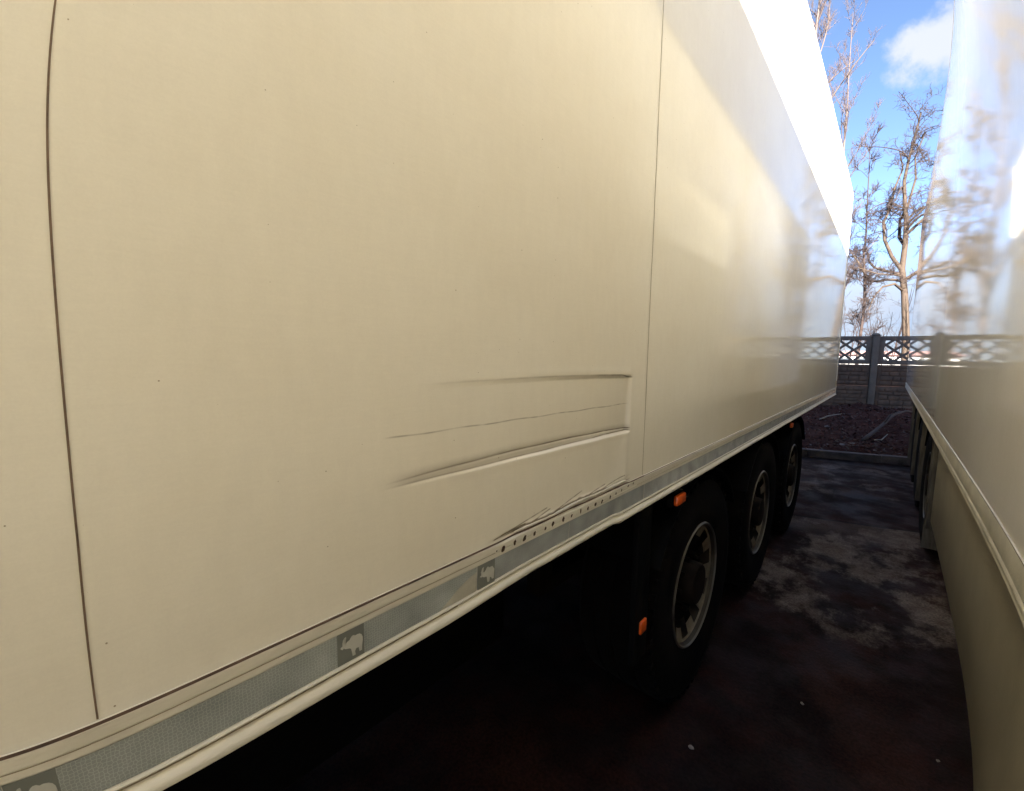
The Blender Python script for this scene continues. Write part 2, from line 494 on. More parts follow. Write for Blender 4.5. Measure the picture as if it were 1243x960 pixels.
for i in range(len(xs)-1):
    for k in range(n-1):
        bk.f.append((i*n+k, (i+1)*n+k, (i+1)*n+k+1, i*n+k+1)); bk.mi.append(0)
tag(bk.build('ground_bank', m_bank, smooth='all'), kind='structure')

# leaf litter on the bank: nobody could count it
lit = M()
for i in range(15000):
    x = rng.uniform(-3.2, 3.2)
    y = kerb_y(x) + .16 + rng.random()**1.2*3.9
    z = bank_z(x, y) + rng.uniform(.004, .03)
    s_ = rng.uniform(.012, .036); a = rng.uniform(0, 6.28); tl = rng.uniform(-.7, .7); t2 = rng.uniform(-.5, .5)
    ux, uy = math.cos(a)*s_, math.sin(a)*s_
    p = Vector((x, y, z)); u = Vector((ux, uy, s_*tl)); w = Vector((-uy*.6, ux*.6, s_*t2))
    lit.m = 0 if rng.random() < .76 else (1 if rng.random() < .72 else 2)
    lit.poly([tuple(p-u), tuple(p+w*.8), tuple(p+u), tuple(p-w*.8)])
for i in range(350):
    lit.m = 1
    x = rng.uniform(-3, 3); y = kerb_y(x) + .2 + rng.random()*3.6; z = bank_z(x, y)+.015
    a = rng.uniform(0, 6.28); l = rng.uniform(.08, .35)
    lit.tube([(x, y, z), (x+math.cos(a)*l*.5, y+math.sin(a)*l*.5, z+rng.uniform(.0, .04)), (x+math.cos(a+.3)*l, y+math.sin(a+.3)*l, z)], rng.uniform(.003, .008), 4)
m_leaf = [mat('dead_leaf_brown', (0.12, 0.046, 0.034), 0.8, spec=0.15, var=0.6, vscale=30), mat('dry_twig_tan', (0.13, 0.075, 0.055), 0.8, var=0.5, vscale=20), mat('pale_dry_leaf', (0.15, 0.12, 0.10), 0.7, var=0.5, vscale=20)]
tag(lit.build('leaf_litter', m_leaf), 'brown dead leaves and twigs covering the bank in front of the concrete fence', 'leaf litter', kind='stuff')

# fallen branches and scraps
m_bark = mat('grey_brown_bark', (0.06, 0.045, 0.038), 0.85, col2=(0.10, 0.075, 0.06), vscale=8, bump=0.6, bscale=40, stretch=(1, 1, .3))
def lay(pts, dz=.05): return [(x, y, bank_z(x, y)+dz+e) for x, y, e in pts]
b1 = M().tube(lay([(-.27, 9.75, .01), (-.22, 10.05, .03), (-.16, 10.35, .06), (-.02, 10.8, .09), (.12, 11.3, .1), (.3, 11.9, .09), (.5, 12.3, .06)]), [.034, .034, .031, .028, .024, .02, .013], 8)
b1.tube(lay([(-.02, 10.8, .09), (.06, 10.9, .2), (.2, 11.1, .25)]), [.02, .015, .008], 6)
tag(b1.build('fallen_branch', m_bark, smooth='all', org=(-.2, 10, .2)), 'long curved fallen branch lying on the leaf-covered bank', 'branch')
def thin_stick(pts, rads, lab):
    pts = lay(pts, .03)
    o = M().tube(pts, rads, 6).build('fallen_stick', mat('pale_stripped_wood', (0.42, 0.36, 0.28), 0.8, var=.3), smooth='all', org=pts[0])
    tag(o, lab, 'stick')
thin_stick([(-.12, 10.05, 0), (-.03, 10.2, .02), (.05, 10.45, .04)], [.012, .011, .007], 'short pale stick just under the long curved fallen branch')
thin_stick([(-1.02, 10.7, 0), (-.9, 11.0, .02), (-.72, 11.5, .05)], [.012, .012, .006], 'long pale stick beside the rear of the dented trailer')
def scrap(name, x, y, s_, lab, cat, z=None, col=(0.25, 0.22, 0.2), bank=True, flat=.5):
    z0 = (bank_z(x, y)+.01) if bank else .002
    bm = M(); r2 = random.Random(int(x*1000+y*77)); k = 7
    top = [(x+s_*math.cos(6.283*i/k)*r2.uniform(.5, 1.1), y+s_*math.sin(6.283*i/k)*r2.uniform(.5, 1.1), z0+s_*flat*r2.uniform(.3, .9)) for i in range(k)]
    bot = [(p[0], p[1], z0) for p in top]
    apex = (x+s_*.1, y, z0+s_*flat*1.1)
    nn = len(bm.v); bm.v += top+bot+[apex]
    for i in range(k):
        j = (i+1) % k
        bm.f.append((nn+i, nn+j, nn+2*k)); bm.mi.append(0)
        bm.f.append((nn+k+i, nn+k+j, nn+j, nn+i)); bm.mi.append(0)
    bm.f.append(tuple(nn+k+i for i in reversed(range(k)))); bm.mi.append(0)
    tag(bm.build(name, mat('pale_'+name, col, .7, var=.35, vscale=25), org=(x, y, z0)), lab, cat)
scrap('stone', -.86, 10.35, .055, 'round pale stone on the bank near the rear of the dented trailer', 'stone')
scrap('crumpled_paper', -.52, 9.15, .05, 'small white crumpled paper just behind the kerb, left one', 'litter', col=(.3, .27, .26))
scrap('crumpled_paper', -.40, 9.22, .06, 'larger white crumpled paper just behind the kerb, right of the small one', 'litter', col=(.3, .27, .26), flat=.3)
scrap('stone', -.10, 9.25, .03, 'tiny grey stone behind the kerb below the fallen branch', 'stone', col=(.3, .27, .24))
scrap('crumpled_paper', -.50, 1.71, .012, 'tiny crumpled white scrap on the dark yard floor under the dented trailer', 'litter', bank=False, col=(.35, .33, .3))
scrap('woodchip', .30, 2.31, .010, 'tiny pale wood chip on the yard floor beside the skirted trailer', 'wood chip', bank=False, col=(.25, .22, .17), flat=.25)
scrap('stone', -.19, 2.30, .010, 'tiny pale pebble in the middle of the dark yard floor', 'stone', bank=False, col=(.25, .22, .19))

# ------------------------------------------------------------------ concrete fence
m_fence = mat('weathered_concrete', (0.14, 0.112, 0.085), 0.9, spec=0.15, col2=(0.20, 0.16, 0.12), vscale=5, bump=0.8, bscale=30)
m_fence_b = mat('brown_rough_concrete', (0.19, 0.12, 0.078), 0.92, spec=0.15, col2=(0.10, 0.072, 0.052), vscale=7, bump=1.0, bscale=14)
fa = math.atan(KS)
fo = Matrix.Translation((-.31, 13.0, 0)) @ Matrix.Rotation(fa, 4, 'Z')
fence = thing('concrete_fence', (-.31, 13.0, .5), 'weathered concrete panel fence with diamond lattice top row behind the leafy bank', 'fence')
PITCH = 2.06
def fbuild(bm, name, m_, par=fence, smooth=True):
    return bm.build(name, m_, par, smooth=smooth)
for i in range(-4, 6):
    s0 = i*PITCH
    p = M()
    p.box(s0-.065, s0+.065, -.070, .070, .2, 2.215, bev=.012, mat=fo)
    o = fbuild(p, 'post', m_fence)
    k = M().box(s0-.085, s0+.085, -.085, .085, 2.215, 2.235, bev=.008, mat=fo)
    # rounded cap
    prof = [(.078, 2.235), (.074, 2.25), (.055, 2.268), (.02, 2.277)]
    n0 = len(k.v)
    for r_, z_ in prof:
        for a in range(12):
            q = fo @ Vector((s0+r_*math.cos(a*math.pi/6), r_*math.sin(a*math.pi/6), z_))
            k.v.append(tuple(q))
    for j in range(3):
        for a in range(12):
            k.f.append((n0+j*12+a, n0+j*12+(a+1) % 12, n0+(j+1)*12+(a+1) % 12, n0+(j+1)*12+a)); k.mi.append(0)
    k.f.append(tuple(n0+36+a for a in range(12))); k.mi.append(0)
    fbuild(k, 'post_cap', m_fence, o)
    if i == 5: continue
    a0, a1 = s0+.077, s0+PITCH-.077
    for (z0, z1, dy) in ((.25, 1.045, .0), (1.05, 1.545, .0)):
        pb = M()
        pb.box(a0, a1, -.042+dy, .03, z0, z1, bev=.008, mat=fo)
        # shallow raised stones on the board
        rr = random.Random(i*17+int(z0*10))
        zz = z0+.03
        while zz < z1-.06:
            h = rr.uniform(.07, .13); h = min(h, z1-.02-zz); xx = a0+.03+rr.uniform(0, .05)
            while xx < a1-.08:
                w = min(rr.uniform(.12, .3), a1-.03-xx)
                pb.box(xx, xx+w-.015, -.058-rr.uniform(0, .008), -.04, zz, zz+h-.015, bev=.006, mat=fo)
                xx += w
            zz += h
        fbuild(pb, 'stone_pattern_panel', m_fence_b)
    lp = M()
    lp.box(a0, a1, -.028, .022, 1.55, 1.655, bev=.006, mat=fo)
    lp.box(a0, a1, -.028, .022, 2.105, 2.205, bev=.006, mat=fo)
    lp.box(a0, a0+.09, -.026, .020, 1.6, 2.15, bev=.005, mat=fo)
    lp.box(a1-.09, a1, -.026, .020, 1.6, 2.15, bev=.005, mat=fo)
    # diagonal bars
    zA, zB = 1.645, 2.115
    dxp = .325; slope = .25/.325
    x = a0 - 1.0
    off = a0+.06
    while x < a1+.2:
        for sg in (1, -1):
            for q in range(1):
                xa, xb = x, x+(zB-zA)/slope
                za, zb = (zA, zB) if sg == 1 else (zB, zA)
                # clip to the frame
                lo, hi = a0+.05, a1-.05
                if xb < lo or xa > hi: continue
                ca, cb = max(xa, lo), min(xb, hi)
                f = lambda t: za + (zb-za)*(t-xa)/(xb-xa)
                A = Vector((ca, 0, f(ca))); B = Vector((cb, 0, f(cb)))
                d = (B-A)
                if d.length < .05: continue
                d.normalize(); nrm = Vector((-d.z, 0, d.x))*.024
                th = .020 if sg == 1 else .0175
                vs = [A-nrm, B-nrm, B+nrm, A+nrm]
                n0 = len(lp.v)
                for yy in (-th, th-.004):
                    for v in vs: lp.v.append(tuple(fo @ Vector((v.x, yy, v.z))))
                for fc in ((0, 1, 2, 3), (7, 6, 5, 4), (0, 4, 5, 1), (1, 5, 6, 2), (2, 6, 7, 3), (3, 7, 4, 0)):
                    lp.f.append(tuple(n0+q_ for q_ in fc)); lp.mi.append(0)
        x += dxp
    fbuild(lp, 'lattice_panel', m_fence)

# ------------------------------------------------------------------ distant building seen through the lattice
far = thing('distant_house', (-3, 90, .5), 'pale distant house with a red roof glimpsed through the fence lattice', 'house')
mw = mat('pale_render', (0.7, 0.68, 0.64), 0.8, var=.08)
mr_ = mat('red_roof_tiles', (0.34, 0.19, 0.17), 0.8, var=.3, vscale=2)
M().box(-7, 1.2, 86, 94, .4, 2.6).build('wall', mw, far)
rf = M()
rf.poly([(-7.5, 85.5, 2.6), (1.6, 85.5, 2.6), (.2, 90, 3.3), (-6, 90, 3.3)])
rf.poly([(1.6, 94.5, 2.6), (-7.5, 94.5, 2.6), (-6, 90, 3.3), (.2, 90, 3.3)])
rf.poly([(-7.5, 94.5, 2.6), (-7.5, 85.5, 2.6), (-6, 90, 3.3)])
rf.poly([(1.6, 85.5, 2.6), (1.6, 94.5, 2.6), (.2, 90, 3.3)])
rf.build('roof', mr_, far)
mg = mat('window_glass', (0.05, 0.06, 0.07), 0.1)
for x in (-6.2, -3.9, -1.6):
    M().box(x, x+1.1, 85.95, 86.02, 1.2, 2.1).build('window', mg, far)

# ------------------------------------------------------------------ trees
def px_pts(l): return [Vector(p) for p in l]
def grow(bm, pts, r0, r1, depth, R_, curl, dens, lenf, upb, minr=.0052, sides=5):
    """tube along pts, then side branches recursively"""
    n = len(pts)
    rad = [r0+(r1-r0)*(i/(n-1))**.9 for i in range(n)]
    bm[0 if r0 > .028 else 1].tube(pts, rad, sides if r0 > .028 else 3, cap=False)
    if depth == 0 or len(bm[1].v) > 420000: return
    L_ = sum((pts[i+1]-pts[i]).length for i in range(n-1))
    k = max(2, int(dens*L_))
    for j in range(k):
        t = R_.uniform(.12, 1.0) if depth < 3 else R_.uniform(.2, 1.0)
        f = t*(n-1); i = min(int(f), n-2); p = pts[i].lerp(pts[i+1], f-i)
        d = (pts[i+1]-pts[i]).normalized()
        side = Vector((R_.gauss(0, 1), R_.gauss(0, 1), R_.gauss(0, .6))); side -= d*side.dot(d)
        if side.length < 1e-3: continue
        side.normalize()
        dr = (d*R_.uniform(.35, .9) + side*R_.uniform(.6, 1.1) + Vector((0, 0, upb))).normalized()
        bl = lenf*L_*R_.uniform(.5, 1.1)*(1-.55*t)
        bl = max(bl, .22)
        rr = max(minr, min(rad[i]*.55, bl*.016))
        m_ = max(4, int(bl/.13)) if curl > .3 else max(4, int(bl/.25))
        m_ = min(m_, 12)
        q = [p.copy()]; cd_ = dr.copy(); ax = Vector((R_.gauss(0, 1), R_.gauss(0, 1), R_.gauss(0, 1))).normalized()
        for s in range(m_):
            ax = (ax + Vector((R_.gauss(0, .35), R_.gauss(0, .35), R_.gauss(0, .35)))).normalized()
            cd_ = (cd_ + ax.cross(cd_)*curl*R_.uniform(.4, 1.2) + Vector((0, 0, upb*.10))).normalized()
            q.append(q[-1]+cd_*bl/m_)
        grow(bm, q, rr, max(minr*.7, rr*.35), depth-1, R_, curl, dens*3.1, lenf*.98, upb, minr, sides)

def wiggle(base, top, n, amp, R_):
    out_ = []
    ox = oy = 0
    for i in range(n+1):
        t = i/n
        ox += R_.gauss(0, amp); oy += R_.gauss(0, amp)
        out_.append(Vector((base[0]+(top[0]-base[0])*t+ox*(t > 0), base[1]+(top[1]-base[1])*t+oy*(t > 0), base[2]+(top[2]-base[2])*t)))
    return out_

m_trunk_o = mat('sunlit_orange_bark', (0.055, 0.037, 0.023), 0.85, col2=(0.045, 0.027, 0.018), vscale=5, bump=0.7, bscale=30)
m_twig_o = mat('tan_twig', (0.045, 0.026, 0.019), 0.8, col2=(0.026, 0.016, 0.014), vscale=2)
m_trunk_d = mat('dark_brown_bark', (0.026, 0.015, 0.013), 0.85, col2=(0.04, 0.024, 0.018), vscale=5, bump=0.5, bscale=30)
m_twig_d = mat('dark_twig', (0.028, 0.017, 0.016), 0.8, col2=(0.045, 0.026, 0.022), vscale=2)
m_trunk_p = mat('pale_grey_bark', (0.10, 0.078, 0.070), 0.8, col2=(0.075, 0.052, 0.045), vscale=4, bump=0.4, bscale=30)
m_twig_p = mat('pinkish_pale_twig', (0.12, 0.085, 0.078), 0.75, col2=(0.075, 0.052, 0.048), vscale=2)

def finish(t, bm, mt, mw_):
    if bm[0].f: bm[0].build('trunk', mt, t, smooth='all')
    if bm[1].f: bm[1].build('crown', mw_, t, smooth='all')

def curly_tree():
    R_ = random.Random(11)
    t = thing('curly_bare_tree', (.3, 17, .5), 'gnarled leafless tree with curly limbs and orange sunlit trunk, right edge of the gap', 'tree')
    bm = [M(), M()]
    V = lambda *a: Vector(a)
    main = [V(.34, 17, .3), V(.27, 17, 2.3), V(.14, 17, 3.6), V(.03, 17.05, 4.35), V(.05, 17.0, 5.1), V(.02, 16.9, 5.7), V(-.05, 17.1, 6.3), V(-.10, 17, 6.85), V(-.04, 16.95, 7.4), V(.06, 17, 8.0), V(.16, 17, 8.7)]
    grow(bm, main, .10, .02, 3, R_, .55, 2.5, .34, .25, sides=9)
    limb1 = [V(.03, 17.05, 4.3), V(-.22, 16.9, 4.7), V(-.42, 16.8, 5.2), V(-.48, 16.8, 5.7), V(-.36, 16.9, 6.1), V(-.30, 17, 6.7), V(-.15, 17, 7.2), V(-.25, 17, 7.7)]
    grow(bm, limb1, .055, .014, 3, R_, .6, 3.1, .36, .3, sides=7)
    limb2 = [V(.04, 17, 5.0), V(-.10, 17.2, 5.3), V(-.12, 17.25, 5.8), V(.03, 17.2, 6.2), V(.15, 17.1, 6.9), V(.1, 17.1, 7.5), V(.28, 17, 8.1)]
    grow(bm, limb2, .05, .014, 3, R_, .6, 3.1, .34, .3, sides=7)
    limb3 = [V(.08, 17, 4.1), V(-.1, 16.6, 4.12), V(-.5, 16.3, 4.15), V(-.95, 16.1, 4.35)]
    grow(bm, limb3, .035, .012, 3, R_, .5, 3.7, .4, .05, sides=6)
    limb4 = [V(.1, 17, 3.7), V(-.1, 16.5, 3.85), V(-.35, 16.2, 3.75), V(-.52, 16.0, 3.45), V(-.6, 16, 3.1)]
    grow(bm, limb4, .04, .012, 3, R_, .5, 3.7, .4, -.1, sides=6)
    limb5 = [V(.1, 17, 4.0), V(.5, 16.9, 4.3), V(1.0, 16.8, 4.2), V(1.5, 16.9, 4.6), V(1.9, 17, 5.3)]
    grow(bm, limb5, .05, .012, 3, R_, .5, 3.7, .4, .1, sides=6)
    limb6 = [V(.03, 17.05, 5.3), V(.4, 17, 5.7), V(.7, 17.1, 6.3), V(.8, 17.1, 7.0)]
    grow(bm, limb6, .05, .012, 3, R_, .5, 3.7, .4, .2, sides=6)
    finish(t, bm, m_trunk_o, m_twig_o)
curly_tree()

def straight_tree(name, x, y, h, r, seed, label, mt, mw_, curl=.18, dens=1.6, lenf=.30, upb=.45, depth=3, lean=(0, 0), group=None, z0=.4):
    R_ = random.Random(seed)
    t = thing(name, (x, y, .5), label, 'tree', group)
    bm = [M(), M()]
    pts = wiggle((x, y, z0), (x+lean[0], y+lean[1], h), 12, .035, R_)
    grow(bm, pts, r, r*.15, depth, R_, curl, dens, lenf, upb, sides=7)
    finish(t, bm, mt, mw_)

straight_tree('thin_bare_tree', -.74, 17, 7.9, .055, 5, 'thin dark straight sapling rising behind the fence left of the gnarled tree', m_trunk_d, m_twig_d, dens=3.5, lenf=.16, lean=(-.22, 0), curl=.3)
straight_tree('birch_tree', -3.5, 18.5, 17.5, .11, 21, 'tall pale birch-like bare tree whose branches rise beside the dented trailer roof', m_trunk_p, m_twig_p, dens=2.2, lenf=.26, lean=(.9, 0), upb=.7, curl=.12)
straight_tree('birch_tree', -1.9, 21, 14.5, .075, 22, 'slender pale bare tree behind the dented trailer rear corner, shorter of the pale trees', m_trunk_p, m_twig_p, dens=2.2, lenf=.22, lean=(-.2, 0), upb=.7, curl=.12)
B = 'bare trees beyond the fence'
for (x, y, h, r, sd, lab, dk) in [
    (1.5, 18.0, 9.0, .09, 31, 'bare brown tree beyond the fence just right of the gnarled tree', 1),
    (3.4, 17.0, 8.0, .08, 32, 'bare brown tree beyond the fence hidden behind the skirted trailer', 1),
    (5.8, 20.0, 11., .13, 33, 'pale bare tree far to the right beyond the fence', 0),
    (9.5, 22.0, 12., .14, 34, 'outermost pale bare tree on the right beyond the fence', 0),
    (-5.6, 17.0, 9.5, .10, 35, 'bare brown tree beyond the fence left of the tall birch-like tree', 1),
    (-8.5, 19.0, 12., .14, 36, 'outermost pale bare tree on the left beyond the fence', 0)]:
    straight_tree('bare_tree', x, y, h, r, sd, lab, m_trunk_d if dk else m_trunk_p, m_twig_d if dk else m_twig_p, dens=2.2, lenf=.3, curl=.25, group=B)
for (x, y, sd, lab) in [(-1.15, 15.6, 41, 'low twiggy bush showing above the fence at the dented trailer rear'),
                        (-.15, 19.0, 42, 'low twiggy bush showing above the fence between the sapling and the gnarled tree'),
                        (-2.6, 15.3, 43, 'low twiggy bush behind the fence left of the gap'),
                        (1.3, 15.6, 44, 'low twiggy bush behind the fence right of the gnarled tree')]:
    R_ = random.Random(sd)
    t = thing('bare_bush', (x, y, .5), lab, 'bush', 'bare bushes behind the fence')
    bm = [M(), M()]
    for k in range(9):
        a = R_.uniform(0, 6.28); s_ = R_.uniform(.3, .9)
        pts = wiggle((x+.1*math.cos(a), y+.1*math.sin(a), .4), (x+s_*math.cos(a), y+s_*math.sin(a), R_.uniform(2.9, 4.3)), 7, .04, R_)
        grow(bm, pts, .02, .006, 2, R_, .3, 2.6, .34, .4, minr=.003)
    M_ = M(); M_.v, M_.f, M_.mi = bm[1].v, bm[1].f, bm[1].mi
    M_.build('crown', m_twig_d, t, smooth='all')

# ------------------------------------------------------------------ trailers
def ss(a, b, x):
    t = min(1, max(0, (x-a)/(b-a))); return t*t*(3-2*t)

def hash1(i):
    return (math.sin(i*127.1)*43758.5453) % 1.0
def vn(x):
    i = math.floor(x); f = x-i; f = f*f*(3-2*f)
    return hash1(i)*(1-f)+hash1(i+1)*f

XL = -0.582            # face of the dented trailer
Y1L = 7.79             # its rear
ZB, ZT = 1.119, 3.977
def z1(y):
    t = min(1, max(0, (y-.34)/.85))
    return 1.4035 - .0065*t - .0005*math.sin(math.pi*t) + .0004*math.sin(y*31)
def off(t): return .0090 + .0085*math.sin(math.pi*min(1, max(0, t))**.9)
def z2(y): return 1.4865 - .006*((y-.35)/.84)
def z3(y): return 1.566 + .006*math.sin(math.pi*min(1, max(0, (y-.36)/.84)))*1.0
def dent(y, z):
    """(outward displacement, grime) of the dented panel"""
    t = (y-.34)/.845
    h = 0.0; g = 0.0
    if -.1 < t < 1.06:
        tt = min(1, max(0, t))
        amp = .0135*tt**1.25 * (1-ss(1.176, 1.190, y))
        a, c = z1(y), z3(y)
        u = (z-a)/(c-a)
        prof = ss(a-.0045, a+.0025, z)*(1-ss(c-.010, c+.003, z))*(0.42+.58*(1-min(1, max(0, u)))**1.3)
        h -= amp*prof
        h += .0016*tt*math.exp(-((z-(a-.007))/.006)**2)*(1-ss(1.17, 1.2, y))
        h += .0016*tt*math.exp(-((z-(c+.010))/.012)**2)*(1-ss(1.17, 1.2, y))
        # second fold just above the main one
        h -= .0022*tt*math.exp(-((z-(a+off(t)-.001))/.0030)**2)*(1-ss(1.15, 1.185, y))
        fade = ss(.33, .42, y)*(1-ss(1.185, 1.192, y))
        br = .55+.75*vn(y*38)
        g += fade*(.30+.45*tt)*math.exp(-((z-(a+.0022))/.0014)**2)*min(1, br)  # dark line over the main fold: its shade painted in with the dirt
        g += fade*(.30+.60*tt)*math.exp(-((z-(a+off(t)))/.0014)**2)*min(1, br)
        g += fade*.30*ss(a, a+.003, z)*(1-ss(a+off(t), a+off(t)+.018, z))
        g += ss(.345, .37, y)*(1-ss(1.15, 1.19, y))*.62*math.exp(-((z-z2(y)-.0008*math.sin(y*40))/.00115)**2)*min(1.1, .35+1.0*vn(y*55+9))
        g += ss(.36, .6, y)*(1-ss(1.186, 1.196, y))*(.15+.75*max(0, tt)**2)*math.exp(-((z-(c+.001-.006*ss(1.12, 1.18, y)))/.0017)**2)*min(1, br)  # shade of the upper fold's downward lip, painted in with scuffing
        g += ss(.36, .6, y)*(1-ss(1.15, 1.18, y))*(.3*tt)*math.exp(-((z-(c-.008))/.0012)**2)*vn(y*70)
        g += .16*tt*ss(.9, 1.17, y)*(1-ss(1.18, 1.19, y))*prof  # recess tinted darker toward its deep end
    # soft bulge under the dent's end
    h += .0030*math.exp(-((y-1.165)/.018)**2)*ss(1.22, 1.27, z)*(1-ss(1.36, 1.41, z))
    h -= .0030*math.exp(-((y-1.10)/.05)**2)*ss(1.24, 1.29, z)*(1-ss(1.34, 1.41, z))
    # crushed lower edge
    if .55 < y < 1.24 and z < 1.29:
        e = ss(.57, .68, y)*(1-ss(1.18, 1.22, y))
        k = .006+.014*vn(y*9+3)*ss(.7, 1.0, y)
        h += e*.0042*math.exp(-((z-(1.236+k))/.005)**2)*(vn(y*19)*1.7-.5)
        h -= e*.0045*math.exp(-((z-(1.236+k*.40))/.0035)**2)*vn(y*23+5)
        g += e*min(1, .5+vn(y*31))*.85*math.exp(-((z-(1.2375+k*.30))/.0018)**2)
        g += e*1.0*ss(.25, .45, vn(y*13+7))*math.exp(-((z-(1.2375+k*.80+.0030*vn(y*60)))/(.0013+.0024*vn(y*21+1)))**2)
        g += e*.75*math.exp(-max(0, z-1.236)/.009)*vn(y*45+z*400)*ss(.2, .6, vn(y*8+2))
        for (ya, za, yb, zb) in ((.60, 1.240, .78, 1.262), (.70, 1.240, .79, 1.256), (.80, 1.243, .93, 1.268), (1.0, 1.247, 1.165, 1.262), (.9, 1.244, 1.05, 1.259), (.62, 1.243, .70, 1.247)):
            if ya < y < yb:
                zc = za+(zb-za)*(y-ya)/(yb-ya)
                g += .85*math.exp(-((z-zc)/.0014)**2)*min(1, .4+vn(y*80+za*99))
    return h, min(1.0, g)

def frange(a, b, s):
    n_ = max(1, round((b-a)/s)); return [a+(b-a)*i/n_ for i in range(n_)]

def shell_parts(root, xf, sgn, y0, y1, zb, zt, mwall, dented, width=2.55):
    """insulated box: visible side wall, far wall, front, rear doors, roof, floor. sgn = outward direction of the visible side"""
    xo = xf - sgn*width
    if dented:
        ya = frange(y0, .2, .5)+frange(.2, .55, .006)+frange(.55, 1.26, .0042)+frange(1.26, 1.6, .05)+frange(1.6, y1, .4)+[y1]
        za = frange(zb+.03, 1.232, .03)+frange(1.232, 1.275, .00095)+frange(1.275, 1.39, .006)+frange(1.39, 1.435, .0009)+frange(1.435, 1.474, .004)+frange(1.474, 1.494, .0009)+frange(1.494, 1.548, .004)+frange(1.548, 1.592, .0011)+frange(1.592, 1.66, .01)+frange(1.66, zt-.02, .4)+[zt-.02]
    else:
        ya = frange(y0, y1, .5)+[y1]; za = frange(zb+.03, zt-.02, .4)+[zt-.02]
    w = M(); gr = []
    for y in ya:
        for z in za:
            h, g_ = dent(y, z) if dented and .2 < y < 1.3 and z < 1.66 else (0, 0)
            w.v.append((xf+sgn*h, y, z)); gr.append(g_)
    n_ = len(za)
    for i in range(len(ya)-1):
        for k in range(n_-1):
            a = i*n_+k; f = (a, a+n_, a+n_+1, a+1)
            w.f.append(f if sgn > 0 else f[::-1]); w.mi.append(0)
    side = w.build('side_wall', mwall, root, smooth='all')
    if dented:
        side['label'] = 'dented and scratched cream side panel'
        at = side.data.attributes.new('grime_shade', 'FLOAT', 'POINT')
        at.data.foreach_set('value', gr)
    a, b = sorted((xf-sgn*.06, xo))
    M().box(a, b, y0+.002, y1-.05, zb+.04, zt-.012).build('insulated_box', m_white, root)
    # roof edge moulding
    pr_ = .006 if dented else .0006
    a, b = sorted((xf+sgn*pr_, xf-sgn*.10))
    M().box(a, b, y0, y1, zt-.022, zt, bev=.0014 if dented else .0002).build('roof_edge', m_seam2 if not dented else m_white, root)
    # rear portal frame and doors
    a, b = sorted((xf+sgn*(.005 if dented else .0006), xf-sgn*.05))
    p = M().box(a, b, y1-.030, y1+.012, zb+.0, zt-.004, bev=.0014 if dented else .0002)
    p.build('corner_post', m_rail if dented else m_seam2, root, smooth=True)
    a, b = sorted((xf-sgn*.05, xo))
    M().box(a, b, y1-.05, y1+.03, zt-.14, zt-.002, bev=.01).build('rear_header', m_white, root, smooth=True)
    mid = (a+b)/2
    for q0, q1 in ((a+.02, mid-.006), (mid+.006, b-.02)):
        d = M().box(q0, q1, y1-.045, y1+.02, zb+.06, zt-.15, bev=.01).build('rear_door', m_white, root, smooth=True)
        bar = M()
        for q in (q0+.3, q1-.3):
            bar.tube([(q, y1+.04, zb+.08), (q, y1+.04, zt-.17)], .017, 8)
        bar.build('locking_bar', m_alu, d, smooth=True)
    M().box(a, b, y1-.12, y1+.02, zb-.07, zb+.05, bev=.01).build('rear_sill', m_steel, root, smooth=True)
    return xo

